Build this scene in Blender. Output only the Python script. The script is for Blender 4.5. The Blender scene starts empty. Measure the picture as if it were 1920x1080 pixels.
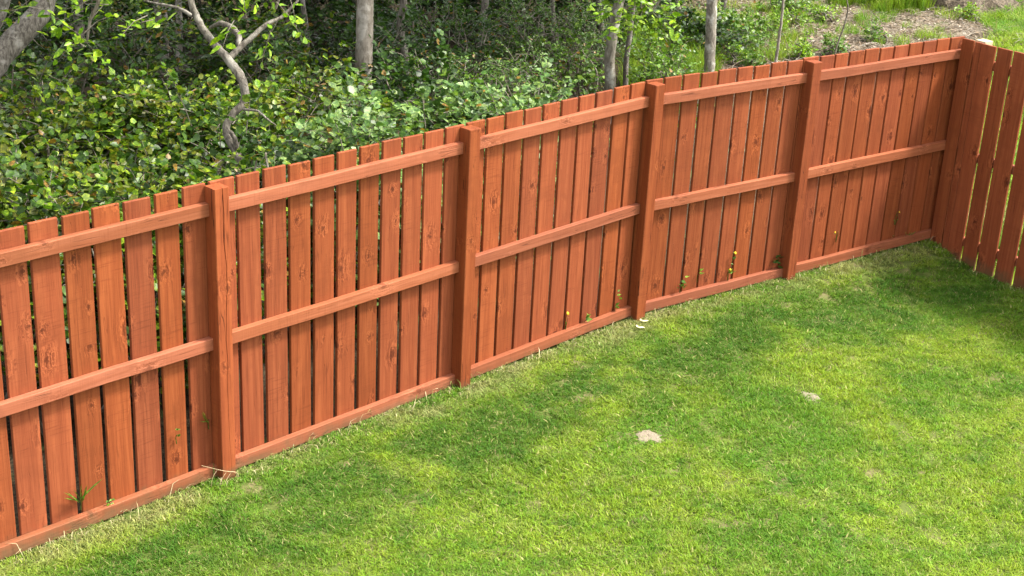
import bpy, math, random
import numpy as np
from mathutils import Vector, Matrix, Quaternion

rng = np.random.default_rng(7)
random.seed(7)
scene = bpy.context.scene
COL = scene.collection

# ------------------------------------------------------------------ camera
CAM_Z = 4.33
FPX = 2751.5                                    # focal length in pixels of a 1920 px wide frame
RX = np.array([0.99868, 0.01901, 0.04765])      # camera right, up, forward in the world
RU = np.array([-0.0513, 0.37008, 0.92758])
RF = np.array([0.0, 0.92881, -0.37057])
cam = bpy.data.cameras.new('camera')
cam.sensor_width = 36.0
cam.lens = 36.0 * FPX / 1920.0
cam.clip_start = 0.1
cam.clip_end = 2000.0
camo = bpy.data.objects.new('camera', cam)
COL.objects.link(camo)
camo.matrix_world = Matrix(((RX[0], RU[0], -RF[0], 0), (RX[1], RU[1], -RF[1], 0), (RX[2], RU[2], -RF[2], CAM_Z), (0, 0, 0, 1)))
scene.camera = camo

# ------------------------------------------------------------------ sky, sun, exposure
SUN_EL, SUN_AZ = math.radians(58), math.radians(3)      # azimuth counted from +X towards +Y
SUNV = Vector((math.cos(SUN_EL) * math.cos(SUN_AZ), math.cos(SUN_EL) * math.sin(SUN_AZ), math.sin(SUN_EL)))
world = bpy.data.worlds.new('World')
scene.world = world
world.use_nodes = True
wn = world.node_tree
sky = wn.nodes.new('ShaderNodeTexSky')
sky.sky_type = 'NISHITA'
sky.sun_disc = False
sky.sun_elevation = SUN_EL
sky.sun_rotation = math.pi / 2 - SUN_AZ
sky.air_density = 1.0
sky.dust_density = 3.0
hz = wn.nodes.new('ShaderNodeHueSaturation')      # thin cloud: the blue is half washed out
hz.inputs['Saturation'].default_value = 0.10
wn.links.new(sky.outputs[0], hz.inputs['Color'])
wn.links.new(hz.outputs[0], wn.nodes['Background'].inputs[0])
wn.nodes['Background'].inputs[1].default_value = 0.13
sun = bpy.data.lights.new('sun', 'SUN')
sun.energy = 2.0
sun.angle = math.radians(8)
sun.color = (1.0, 0.93, 0.80)
suno = bpy.data.objects.new('sun', sun)
COL.objects.link(suno)
suno.rotation_euler = (-SUNV).to_track_quat('-Z', 'Y').to_euler()
scene.view_settings.view_transform = 'Standard'
scene.view_settings.look = 'None'
scene.view_settings.gamma = 1.0
scene.view_settings.use_curve_mapping = False
scene.view_settings.exposure = 2.3
scene.cycles.max_bounces = 8
scene.cycles.transparent_max_bounces = 8


# ------------------------------------------------------------------ helpers
def at(u, v, y):
    """the point of the place seen at photo position (u, v) that lies at distance y north of the camera"""
    d = RF + RX * (u - 960) / FPX - RU * (v - 540) / FPX
    return d * (y / d[1]) + np.array([0, 0, CAM_Z])


def on_ground(u, v, z=0.0):
    d = RF + RX * (u - 960) / FPX - RU * (v - 540) / FPX
    return d * ((z - CAM_Z) / d[2]) + np.array([0, 0, CAM_Z])


def zg(x, y):
    """height of the lawn, nearly level"""
    base = -0.0168 + 0.0109 * np.clip(x, -40, 40) + 0.00473 * np.clip(y, -40, 40)
    front = np.clip((.59 * (x - 3.65) - .807 * (y - 12.34) - .02) / .6, 0, 1)       # the lawn dips along the return fence
    side = np.clip((np.asarray(x) - 1.6) / 1.8, 0, 1)
    return base - .125 * front * front * (3 - 2 * front) * side * side * (3 - 2 * side)


def tag(o, label=None, cat=None, group=None, kind=None):
    if label: o['label'] = label
    if cat: o['category'] = cat
    if group: o['group'] = group
    if kind: o['kind'] = kind
    return o


def link(o, parent=None):
    COL.objects.link(o)
    if parent is not None:
        o.parent = parent
    return o


def empty(name, loc):
    o = bpy.data.objects.new(name, None)
    o.empty_display_size = 0.2
    o.location = loc
    return link(o)


def raw_mesh(name, V, polys, smooth=False, colors=None):
    """V (n,3); polys: list of (m,k) int arrays; colours per vertex (n,3) stored as 'tint'"""
    me = bpy.data.meshes.new(name)
    V = np.asarray(V, dtype=np.float32)
    me.vertices.add(len(V))
    me.vertices.foreach_set('co', V.ravel())
    loops, starts, c = [], [], 0
    for P in polys:
        P = np.asarray(P, dtype=np.int32)
        if not len(P):
            continue
        loops.append(P.ravel())
        starts.append(np.arange(len(P), dtype=np.int32) * P.shape[1] + c)
        c += P.size
    loops = np.concatenate(loops)
    starts = np.concatenate(starts)
    me.loops.add(len(loops))
    me.loops.foreach_set('vertex_index', loops)
    me.polygons.add(len(starts))
    me.polygons.foreach_set('loop_start', starts)
    if smooth:
        me.polygons.foreach_set('use_smooth', np.ones(len(starts), dtype=bool))
    if colors is not None:
        a = me.attributes.new('tint', 'FLOAT_COLOR', 'POINT')
        c4 = np.ones((len(V), 4), dtype=np.float32)
        c4[:, :3] = colors
        a.data.foreach_set('color', c4.ravel())
    me.update(calc_edges=True)
    me.validate()
    return me


def mesh_obj(name, me, mat, parent=None, loc=None):
    o = bpy.data.objects.new(name, me)
    me.materials.append(mat)
    if loc is not None:
        o.location = loc
    return link(o, parent)


class Geo:
    """collects vertices and faces of several sizes"""
    def __init__(self):
        self.V, self.F3, self.F4, self.C, self.n = [], [], [], [], 0

    def add(self, V, F4=None, F3=None, col=None):
        V = np.asarray(V, dtype=float)
        if F4 is not None and len(F4): self.F4.append(np.asarray(F4) + self.n)
        if F3 is not None and len(F3): self.F3.append(np.asarray(F3) + self.n)
        self.V.append(V)
        if col is not None:
            self.C.append(np.broadcast_to(np.asarray(col, dtype=float), V.shape))
        self.n += len(V)

    def mesh(self, name, smooth=False):
        P = []
        if self.F4: P.append(np.concatenate(self.F4))
        if self.F3: P.append(np.concatenate(self.F3))
        return raw_mesh(name, np.concatenate(self.V), P, smooth, np.concatenate(self.C) if self.C else None)


def tube(g, pts, rad, sides=7, bump=0.0, col=None, cap=True):
    """a tapering, slightly lumpy limb along a polyline"""
    pts = np.asarray(pts, dtype=float)
    n = len(pts)
    rad = np.broadcast_to(np.asarray(rad, dtype=float), (n,))
    tan = np.gradient(pts, axis=0)
    tan /= np.linalg.norm(tan, axis=1)[:, None] + 1e-9
    ref = np.array([0.31, 0.95, 0.05])
    if abs(tan[0] @ ref) > .9: ref = np.array([1., 0, 0])
    V = []
    ang = np.linspace(0, 2 * np.pi, sides, endpoint=False)
    for i in range(n):
        t = tan[i]
        a = np.cross(t, ref); a /= np.linalg.norm(a) + 1e-9
        b = np.cross(t, a)
        ref = -np.cross(t, a) if False else ref
        r = rad[i] * (1 + bump * rng.uniform(-1, 1, sides))
        V.append(pts[i] + (np.cos(ang) * r)[:, None] * a + (np.sin(ang) * r)[:, None] * b)
    V = np.concatenate(V)
    k = np.arange(sides)
    F = []
    for i in range(n - 1):
        F.append(np.stack([i * sides + k, i * sides + (k + 1) % sides, (i + 1) * sides + (k + 1) % sides, (i + 1) * sides + k], 1))
    F3 = None
    if cap:
        V = np.concatenate([V, [pts[-1]]])
        m = (n - 1) * sides
        F3 = np.stack([m + k, m + (k + 1) % sides, np.full(sides, n * sides)], 1)
    g.add(V, np.concatenate(F), F3, col)


def smooth_path(pts, n=24, wob=0.0):
    """Catmull-Rom through the points"""
    P = np.asarray(pts, dtype=float)
    P = np.concatenate([[2 * P[0] - P[1]], P, [2 * P[-1] - P[-2]]])
    out = []
    seg = len(P) - 3
    for t in np.linspace(0, seg - 1e-6, n):
        i = int(t); f = t - i
        a, b, c, d = P[i:i + 4]
        out.append(.5 * (2 * b + (c - a) * f + (2 * a - 5 * b + 4 * c - d) * f * f + (3 * b - 3 * c + d - a) * f ** 3))
    out = np.array(out)
    return out + rng.normal(0, 1, out.shape) * wob


# ------------------------------------------------------------------ materials
def new_mat(name):
    m = bpy.data.materials.new(name)
    m.use_nodes = True
    nt = m.node_tree
    b = nt.nodes['Principled BSDF']
    return m, nt, b


def N(nt, typ, **kw):
    n = nt.nodes.new(typ)
    for k, v in kw.items():
        if k == 'op': n.operation = v
        elif k in ('blend', 'dtype'): setattr(n, {'blend': 'blend_type', 'dtype': 'data_type'}[k], v)
        elif hasattr(n, k): setattr(n, k, v)
    return n


def lk(nt, a, b): nt.links.new(a, b)


def math_n(nt, op, a, b=None, c=None, clamp=False):
    n = nt.nodes.new('ShaderNodeMath'); n.operation = op; n.use_clamp = clamp
    for i, x in enumerate((a, b, c)):
        if x is None: continue
        if isinstance(x, (int, float)): n.inputs[i].default_value = x
        else: nt.links.new(x, n.inputs[i])
    return n.outputs[0]


def smooth(nt, x, lo, hi, to0=0.0, to1=1.0):
    n = nt.nodes.new('ShaderNodeMapRange'); n.interpolation_type = 'SMOOTHSTEP'
    nt.links.new(x, n.inputs[0])
    n.inputs[1].default_value = lo; n.inputs[2].default_value = hi
    n.inputs[3].default_value = to0; n.inputs[4].default_value = to1
    return n.outputs[0]


def mixc(nt, fac, a, b, blend='MIX'):
    n = nt.nodes.new('ShaderNodeMix'); n.data_type = 'RGBA'; n.blend_type = blend
    for s, x in ((n.inputs[0], fac), (n.inputs[6], a), (n.inputs[7], b)):
        if isinstance(x, (int, float)): s.default_value = x
        elif isinstance(x, tuple): s.default_value = (*x, 1) if len(x) == 3 else x
        else: nt.links.new(x, s)
    return n.outputs[2]


def noise(nt, vec, scale, detail=3, rough=.55, dist=0.0, dim='3D'):
    n = nt.nodes.new('ShaderNodeTexNoise'); n.noise_dimensions = dim
    nt.links.new(vec, n.inputs['Vector'])
    n.inputs['Scale'].default_value = scale; n.inputs['Detail'].default_value = detail
    n.inputs['Roughness'].default_value = rough; n.inputs['Distortion'].default_value = dist
    return n.outputs['Fac']


def vmul(nt, vec, s):
    n = nt.nodes.new('ShaderNodeVectorMath'); n.operation = 'MULTIPLY'
    nt.links.new(vec, n.inputs[0]); n.inputs[1].default_value = s
    return n.outputs[0]


def wood_mat(name, base, dark, light, along, knots=1.0, checks=.25):
    """stained softwood: grain along one local axis, knots, saw marks, each piece its own tone"""
    m, nt, b = new_mat(name)
    tc = N(nt, 'ShaderNodeTexCoord'); oi = N(nt, 'ShaderNodeObjectInfo')
    off = N(nt, 'ShaderNodeCombineXYZ')
    for i in range(3):
        lk(nt, math_n(nt, 'MULTIPLY', oi.outputs['Random'], (37.0, 71.0, 113.0)[i]), off.inputs[i])
    add = N(nt, 'ShaderNodeVectorMath', op='ADD')
    lk(nt, tc.outputs['Object'], add.inputs[0]); lk(nt, off.outputs[0], add.inputs[1])
    P = add.outputs[0]
    # knots: points of a cell pattern, measured back in metres
    cell = [5.0, 5.0, 5.0]; cell[along] = 2.3; cell[1] = 0.0
    vs = vmul(nt, P, tuple(cell))
    vor = N(nt, 'ShaderNodeTexVoronoi'); vor.feature = 'F1'; vor.inputs['Scale'].default_value = 1.0
    lk(nt, vs, vor.inputs['Vector'])
    df = N(nt, 'ShaderNodeVectorMath', op='SUBTRACT')
    lk(nt, vs, df.inputs[0]); lk(nt, vor.outputs['Position'], df.inputs[1])
    inv = [1 / 5.0, 0, 1 / 5.0]; inv[along] = 1 / 2.3 * .72; inv[1] = 0
    dm = vmul(nt, df.outputs[0], tuple(inv))
    ln = N(nt, 'ShaderNodeVectorMath', op='LENGTH'); lk(nt, dm, ln.inputs[0])
    d0 = ln.outputs['Value']
    wob = noise(nt, P, 38, 3, .6)
    d = math_n(nt, 'ADD', d0, math_n(nt, 'MULTIPLY', math_n(nt, 'SUBTRACT', wob, .5), .060))
    sep = N(nt, 'ShaderNodeSeparateColor'); lk(nt, vor.outputs['Color'], sep.inputs[0])
    has = smooth(nt, sep.outputs[0], .36, .38)
    ksz = math_n(nt, 'MULTIPLY_ADD', sep.outputs[1], .9, .55)
    d = math_n(nt, 'DIVIDE', d, ksz)
    knot = math_n(nt, 'MULTIPLY', smooth(nt, d, .006, .017, 1, 0), has)
    halo = math_n(nt, 'MULTIPLY', smooth(nt, d, .012, .07, 1, 0), has)
    ring = math_n(nt, 'MULTIPLY', math_n(nt, 'MULTIPLY', smooth(nt, d, .014, .019), smooth(nt, d, .021, .028, 1, 0)), has)
    # grain, bent round the knots
    gs = [85.0, 85.0, 85.0]; gs[along] = 2.4
    bend = N(nt, 'ShaderNodeCombineXYZ')
    for i in range(3):
        if i != along: lk(nt, math_n(nt, 'MULTIPLY', halo, 2.2), bend.inputs[i])
    gadd = N(nt, 'ShaderNodeVectorMath', op='ADD'); lk(nt, vmul(nt, P, tuple(gs)), gadd.inputs[0]); lk(nt, bend.outputs[0], gadd.inputs[1])
    grain = noise(nt, gadd.outputs[0], 1.0, 4, .6, .4)
    gs2 = [22.0, 22.0, 22.0]; gs2[along] = .9
    band = noise(nt, vmul(nt, P, tuple(gs2)), 1.0, 2, .5, .8)
    ss = [6.0, 6.0, 6.0]; ss[along] = 140.0
    saw = noise(nt, vmul(nt, P, tuple(ss)), 1.0, 2, .6)
    blot = noise(nt, P, 5.5, 3, .6)
    c = mixc(nt, smooth(nt, grain, .25, .70), mixc(nt, .45, dark, base), base)
    c = mixc(nt, math_n(nt, 'MULTIPLY', smooth(nt, band, .42, .70), .60), c, light)
    c = mixc(nt, math_n(nt, 'MULTIPLY', smooth(nt, blot, .48, .70), .60), c, tuple(x * .78 for x in base))
    c = mixc(nt, math_n(nt, 'MULTIPLY', math_n(nt, 'MULTIPLY', smooth(nt, saw, .55, .70), smooth(nt, noise(nt, P, 2.2, 2), .42, .62)), .45), c, dark)
    swirl = noise(nt, gadd.outputs[0], .55, 3, .6, 2.2)
    wide = math_n(nt, 'MULTIPLY', smooth(nt, d, .012, .085, 1, 0), has)
    c = mixc(nt, math_n(nt, 'MULTIPLY', math_n(nt, 'MULTIPLY', wide, smooth(nt, swirl, .50, .60)), .95 * knots), c, tuple(x * 1.18 for x in light))
    c = mixc(nt, math_n(nt, 'MULTIPLY', math_n(nt, 'MULTIPLY', wide, smooth(nt, swirl, .48, .40)), .9 * knots), c, dark)
    line = math_n(nt, 'MULTIPLY', smooth(nt, noise(nt, gadd.outputs[0], .8, 2, .5, 1.2), .62, .70), .5)
    c = mixc(nt, line, c, dark)
    cs_ = [26.0, 26.0, 26.0]; cs_[along] = 1.1
    cn = math_n(nt, 'ABSOLUTE', math_n(nt, 'SUBTRACT', noise(nt, vmul(nt, P, tuple(cs_)), 1.0, 2, .5, .5), .52))
    chk = math_n(nt, 'MULTIPLY', smooth(nt, cn, .004, .014, 1, 0), smooth(nt, noise(nt, P, 3.1, 2), .50, .60))
    c = mixc(nt, math_n(nt, 'MULTIPLY', chk, checks), c, tuple(x * .4 for x in dark))
    c = mixc(nt, math_n(nt, 'MULTIPLY', knot, .8 * knots), c, tuple(x * .6 for x in dark))
    c = mixc(nt, math_n(nt, 'MULTIPLY', ring, .22 * knots), c, tuple(x * .6 for x in dark))
    hsv = N(nt, 'ShaderNodeHueSaturation'); lk(nt, c, hsv.inputs['Color'])
    lk(nt, math_n(nt, 'MULTIPLY_ADD', oi.outputs['Random'], .27, .86), hsv.inputs['Value'])
    r2 = math_n(nt, 'FRACT', math_n(nt, 'MULTIPLY', oi.outputs['Random'], 17.31))
    lk(nt, math_n(nt, 'MULTIPLY_ADD', r2, .003, .4985), hsv.inputs['Hue'])
    lk(nt, math_n(nt, 'MULTIPLY_ADD', r2, .03, .985), hsv.inputs['Saturation'])
    c = hsv.outputs[0]
    # splashed soil and algae on the lowest few centimetres
    geo = N(nt, 'ShaderNodeNewGeometry'); sp = N(nt, 'ShaderNodeSeparateXYZ'); lk(nt, geo.outputs['Position'], sp.inputs[0])
    zz = math_n(nt, 'ADD', sp.outputs[2], math_n(nt, 'MULTIPLY', math_n(nt, 'SUBTRACT', noise(nt, geo.outputs['Position'], 14, 3), .5), .16))
    c = mixc(nt, smooth(nt, zz, .0, .11, .62, 0), c, (.075, .062, .03))
    lk(nt, c, b.inputs['Base Color'])
    b.inputs['Roughness'].default_value = .7
    b.inputs['Specular IOR Level'].default_value = .15
    bp = N(nt, 'ShaderNodeBump'); bp.inputs['Strength'].default_value = .35; bp.inputs['Distance'].default_value = .004
    hgt = math_n(nt, 'ADD', math_n(nt, 'ADD', math_n(nt, 'SUBTRACT', grain, chk), math_n(nt, 'MULTIPLY', saw, .5)), math_n(nt, 'MULTIPLY', ring, -1.0))
    lk(nt, hgt, bp.inputs['Height']); lk(nt, bp.outputs[0], b.inputs['Normal'])
    return m


M = {}
M['board'] = wood_mat('stained_board', (.202, .0500, .0172), (.098, .0205, .0068), (.255, .0700, .0250), 2)
M['post'] = wood_mat('stained_post', (.216, .0520, .0165), (.105, .022, .0072), (.270, .0730, .0240), 2, .8, .8)
M['rail'] = wood_mat('stained_rail', (.238, .074, .035), (.150, .040, .017), (.285, .098, .052), 0, .8, .65)
M['raw'] = wood_mat('bare_timber', (.42, .34, .22), (.32, .24, .15), (.48, .40, .28), 2, .6)


def leaf_mat(name, trans=.28, rough=.40, spec=.28, lo=(.40, .52, .28), hi=(1.0, 1.06, .48), tc=(1.35, 1.45, .55)):
    m, nt, b = new_mat(name)
    at_ = N(nt, 'ShaderNodeAttribute'); at_.attribute_name = 'tint'
    geo = N(nt, 'ShaderNodeNewGeometry')
    nz = noise(nt, geo.outputs['Position'], 60, 2)
    c = mixc(nt, 1.0, at_.outputs['Color'], mixc(nt, smooth(nt, nz, .45, .68), lo, hi), 'MULTIPLY')
    lk(nt, c, b.inputs['Base Color'])
    b.inputs['Roughness'].default_value = rough
    b.inputs['Specular IOR Level'].default_value = spec
    tr = N(nt, 'ShaderNodeBsdfTranslucent')
    tcol = mixc(nt, 1.0, c, tc, 'MULTIPLY')
    lk(nt, tcol, tr.inputs['Color'])
    mx = N(nt, 'ShaderNodeMixShader'); mx.inputs[0].default_value = trans
    lk(nt, b.outputs[0], mx.inputs[1]); lk(nt, tr.outputs[0], mx.inputs[2])
    lk(nt, mx.outputs[0], nt.nodes['Material Output'].inputs['Surface'])
    return m


M['leaf'] = leaf_mat('leaf')
M['dry_leaf'] = leaf_mat('dry_leaf', .1, .8, .1, (.8, .8, .8), (1.1, 1.1, 1.1), (1, 1, 1))


def bark_mat(name, base, dark, pale, scale, lichen):
    m, nt, b = new_mat(name)
    geo = N(nt, 'ShaderNodeNewGeometry'); P = geo.outputs['Position']
    st = noise(nt, vmul(nt, P, (scale, scale, scale * .35)), 1.0, 4, .65, .6)
    bl = noise(nt, P, 9, 3, .6)
    rg = noise(nt, vmul(nt, P, (8, 8, 60)), 1.0, 2, .6)
    c = mixc(nt, smooth(nt, st, .35, .65), dark, base)
    c = mixc(nt, math_n(nt, 'MULTIPLY', smooth(nt, bl, .5, .68), lichen), c, pale)
    c = mixc(nt, math_n(nt, 'MULTIPLY', smooth(nt, rg, .62, .7), .35), c, dark)
    lk(nt, c, b.inputs['Base Color'])
    b.inputs['Roughness'].default_value = .85
    bp = N(nt, 'ShaderNodeBump'); bp.inputs['Strength'].default_value = .7; bp.inputs['Distance'].default_value = .012
    lk(nt, st, bp.inputs['Height']); lk(nt, bp.outputs[0], b.inputs['Normal'])
    return m


M['bark_brown'] = bark_mat('bark_brown', (.15, .132, .106), (.045, .036, .027), (.29, .27, .235), 55, .6)
M['bark_grey'] = bark_mat('bark_grey', (.235, .205, .165), (.12, .10, .075), (.36, .335, .29), 35, .7)
M['bark_pale'] = bark_mat('bark_pale', (.24, .215, .175), (.10, .085, .065), (.42, .41, .37), 30, .8)
M['twig'] = bark_mat('twig_bark', (.15, .13, .10), (.07, .056, .038), (.26, .24, .20), 60, .5)

# ground: dark woodland soil on one side, dry pale litter on the open bank
m, nt, b = new_mat('woodland_soil')
geo = N(nt, 'ShaderNodeNewGeometry'); P = geo.outputs['Position']
sp = N(nt, 'ShaderNodeSeparateXYZ'); lk(nt, P, sp.inputs[0])
n1 = noise(nt, P, 40, 4, .7); n2 = noise(nt, P, 3.0, 3, .6); n3 = noise(nt, P, 150, 2, .6)
soil = mixc(nt, smooth(nt, n1, .35, .65), (.022, .017, .011), (.07, .052, .032))
lit = mixc(nt, smooth(nt, n1, .35, .6), (.065, .048, .033), (.20, .165, .125))
lit = mixc(nt, math_n(nt, 'MULTIPLY', smooth(nt, n3, .5, .7), .6), lit, (.24, .205, .165))
side = math_n(nt, 'ADD', math_n(nt, 'SUBTRACT', sp.outputs[0], math_n(nt, 'MULTIPLY', sp.outputs[1], .08)), math_n(nt, 'MULTIPLY', math_n(nt, 'SUBTRACT', n2, .5), 2.4))
c = mixc(nt, smooth(nt, side, .6, 2.2), soil, lit)
green = mixc(nt, n1, (.05, .09, .02), (.11, .17, .04))
c = mixc(nt, math_n(nt, 'MULTIPLY', smooth(nt, n2, .56, .68), .4), c, green)
def half(p, n):
    return math_n(nt, 'ADD', math_n(nt, 'MULTIPLY', math_n(nt, 'SUBTRACT', sp.outputs[0], float(p[0])), float(n[0])), math_n(nt, 'MULTIPLY', math_n(nt, 'SUBTRACT', sp.outputs[1], float(p[1])), float(n[1])))
fld = math_n(nt, 'SUBTRACT', sp.outputs[0], math_n(nt, 'MULTIPLY_ADD', sp.outputs[1], .44, -2.77))
fld2 = math_n(nt, 'MINIMUM', half((3.65, 12.34), (.807, .59)), math_n(nt, 'MULTIPLY', half((3.65, 12.34), (-.59, .807)), -1))
fld = math_n(nt, 'MAXIMUM', fld, math_n(nt, 'MULTIPLY_ADD', fld2, 3.0, .4))
fld = math_n(nt, 'ADD', fld, math_n(nt, 'MULTIPLY', math_n(nt, 'SUBTRACT', n2, .5), .9))
c = mixc(nt, smooth(nt, fld, 0, .5), c, mixc(nt, n1, (.16, .25, .02), (.27, .34, .035)))
far = math_n(nt, 'SUBTRACT', sp.outputs[1], 34)
c = mixc(nt, smooth(nt, far, 0, 10), c, (.06, .10, .03))
lk(nt, c, b.inputs['Base Color']); b.inputs['Roughness'].default_value = .95
b.inputs['Specular IOR Level'].default_value = .1
bp = N(nt, 'ShaderNodeBump'); bp.inputs['Strength'].default_value = .8; bp.inputs['Distance'].default_value = .03
lk(nt, n1, bp.inputs['Height']); lk(nt, bp.outputs[0], b.inputs['Normal'])
M['soil'] = m
m, nt, b = new_mat('heap_soil')
geo = N(nt, 'ShaderNodeNewGeometry'); P = geo.outputs['Position']
n1 = noise(nt, P, 22, 4, .7)
lk(nt, mixc(nt, smooth(nt, n1, .35, .68), (.045, .032, .02), (.17, .13, .09)), b.inputs['Base Color']); b.inputs['Roughness'].default_value = .95
bp = N(nt, 'ShaderNodeBump'); bp.inputs['Strength'].default_value = 1.0; bp.inputs['Distance'].default_value = .05
lk(nt, n1, bp.inputs['Height']); lk(nt, bp.outputs[0], b.inputs['Normal'])
M['heap'] = m

# ------------------------------------------------------------------ plan of the fence (metres)
POST = np.array([[-2.866, 6.268, 1.783], [-1.636, 7.544, 1.801], [-0.312, 8.899, 1.826], [0.946, 10.187, 1.859],
                 [2.234, 11.171, 1.861], [3.728, 12.264, 1.882]])      # front left top corner of each post; last: corner
PS, BACK, TOPOFF = .095, .098, .009          # post side, board plane behind the post fronts, boards above post tops
PREV = POST[0] - (POST[1] - POST[0]); PREV[2] = 1.765
POST = np.concatenate([[PREV], POST])        # one more bay outside the picture
POST[0][:2] = POST[1][:2] - (POST[2][:2] - POST[1][:2])
RAILS = (.093, .898, 1.712)                  # tops of the three rails below the post tops
dirs = []
for i in range(len(POST) - 1):
    d = POST[i + 1] - POST[i]; d[2] = 0
    dirs.append(d / np.linalg.norm(d))
nrm = [np.array([-d[1], d[0], 0]) for d in dirs]
Z = np.array([0, 0, 1.])
CORNER = POST[-1] + BACK * nrm[-1] + TOPOFF * Z
RCOR = CORNER - dirs[-1] * .031           # the return fence stands clear of the rails' ends
RD = np.array([math.cos(math.radians(-53.8)), math.sin(math.radians(-53.8)), 0])    # the return fence runs this way
RN = np.array([-RD[1], RD[0], 0])            # away from the lawn


def lawn_mat(name):
    m, nt, b = new_mat(name)
    geo = N(nt, 'ShaderNodeNewGeometry'); P = geo.outputs['Position']
    sp = N(nt, 'ShaderNodeSeparateXYZ'); lk(nt, P, sp.inputs[0])
    at_ = N(nt, 'ShaderNodeAttribute'); at_.attribute_name = 'tint'
    sc = N(nt, 'ShaderNodeSeparateColor'); lk(nt, at_.outputs['Color'], sc.inputs[0])
    fl = N(nt, 'ShaderNodeCombineXYZ'); lk(nt, sp.outputs[0], fl.inputs[0]); lk(nt, sp.outputs[1], fl.inputs[1])
    F = fl.outputs[0]
    n1 = noise(nt, F, .9, 3, .6, .3); n2 = noise(nt, F, 3.4, 3, .65); n3 = noise(nt, F, 11, 3, .6)
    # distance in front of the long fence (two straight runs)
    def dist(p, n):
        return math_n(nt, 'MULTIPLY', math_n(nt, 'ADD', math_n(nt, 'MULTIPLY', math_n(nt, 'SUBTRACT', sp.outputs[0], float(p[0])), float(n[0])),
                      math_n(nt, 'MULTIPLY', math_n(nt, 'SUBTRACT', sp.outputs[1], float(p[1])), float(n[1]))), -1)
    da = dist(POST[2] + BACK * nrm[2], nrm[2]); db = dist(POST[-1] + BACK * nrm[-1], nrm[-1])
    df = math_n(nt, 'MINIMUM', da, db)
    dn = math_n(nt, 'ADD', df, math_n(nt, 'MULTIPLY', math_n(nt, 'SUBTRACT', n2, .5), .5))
    green = mixc(nt, smooth(nt, n1, .38, .62), (.090, .185, .014), (.185, .262, .020))
    green = mixc(nt, math_n(nt, 'MULTIPLY', smooth(nt, n2, .5, .72), .6), green, (.235, .29, .050))
    green = mixc(nt, math_n(nt, 'MULTIPLY', smooth(nt, n2, .48, .3), .75), green, (.055, .140, .012))
    green = mixc(nt, math_n(nt, 'MULTIPLY', smooth(nt, n3, .58, .75), .28), green, (.28, .26, .11))
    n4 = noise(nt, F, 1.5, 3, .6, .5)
    darker = math_n(nt, 'MULTIPLY', math_n(nt, 'MULTIPLY', smooth(nt, dn, .22, .45), smooth(nt, n4, .30, .55)), smooth(nt, dn, .8, 1.5, 1, 0))  # darker green band in front of the long fence, broken up by noise
    green = mixc(nt, math_n(nt, 'MULTIPLY', darker, .9), green, (.042, .110, .010))
    green = mixc(nt, math_n(nt, 'MULTIPLY', math_n(nt, 'MULTIPLY', smooth(nt, dn, .10, .38, 1, 0), math_n(nt, 'MULTIPLY', smooth(nt, df, -.25, -.1), smooth(nt, n4, .62, .42))), .7), green, (.27, .25, .11))
    c = mixc(nt, smooth(nt, sc.outputs[1], .93, .95), green, (.26, .24, .10))
    hsv = N(nt, 'ShaderNodeHueSaturation'); lk(nt, c, hsv.inputs['Color'])
    lk(nt, math_n(nt, 'MULTIPLY_ADD', sc.outputs[0], 1.0, .55), hsv.inputs['Value'])
    lk(nt, math_n(nt, 'MULTIPLY_ADD', sc.outputs[2], .04, .48), hsv.inputs['Hue'])
    c = hsv.outputs[0]
    lk(nt, c, b.inputs['Base Color']); b.inputs['Roughness'].default_value = .55
    b.inputs['Specular IOR Level'].default_value = .12
    tr = N(nt, 'ShaderNodeBsdfTranslucent'); lk(nt, mixc(nt, 1.0, c, (1.2, 1.3, .6), 'MULTIPLY'), tr.inputs['Color'])
    mx = N(nt, 'ShaderNodeMixShader'); mx.inputs[0].default_value = .35
    lk(nt, b.outputs[0], mx.inputs[1]); lk(nt, tr.outputs[0], mx.inputs[2])
    lk(nt, mx.outputs[0], nt.nodes['Material Output'].inputs['Surface'])
    return m


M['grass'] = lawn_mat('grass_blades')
m, nt, b = new_mat('lawn_thatch')
geo = N(nt, 'ShaderNodeNewGeometry'); P = geo.outputs['Position']
n1 = noise(nt, P, 60, 3, .7); n2 = noise(nt, P, 5, 2)
c = mixc(nt, n1, (.035, .055, .010), (.10, .12, .03)); c = mixc(nt, smooth(nt, n2, .5, .7), c, (.12, .105, .05))
lk(nt, c, b.inputs['Base Color']); b.inputs['Roughness'].default_value = .95; b.inputs['Specular IOR Level'].default_value = .1
M['thatch'] = m
m, nt, b = new_mat('dry_sand')
geo = N(nt, 'ShaderNodeNewGeometry'); P = geo.outputs['Position']
c = mixc(nt, noise(nt, P, 120, 3, .7), (.09, .075, .05), (.23, .19, .135))
lk(nt, c, b.inputs['Base Color']); b.inputs['Roughness'].default_value = .95
M['sand'] = m
m, nt, b = new_mat('yellow_petal')
geo = N(nt, 'ShaderNodeNewGeometry')
c = mixc(nt, noise(nt, geo.outputs['Position'], 200, 2), (.80, .50, .01), (.85, .62, .02))
lk(nt, c, b.inputs['Base Color']); b.inputs['Roughness'].default_value = .6
M['petal'] = m

# ------------------------------------------------------------------ ground
gx = np.unique(np.concatenate([np.linspace(-400, -30, 12), np.linspace(-30, 40, 141), np.linspace(40, 400, 12)]))
gy = np.unique(np.concatenate([np.linspace(-400, -10, 12), np.linspace(-10, 50, 121), np.linspace(50, 900, 14)]))
X, Y = np.meshgrid(gx, gy)
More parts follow.
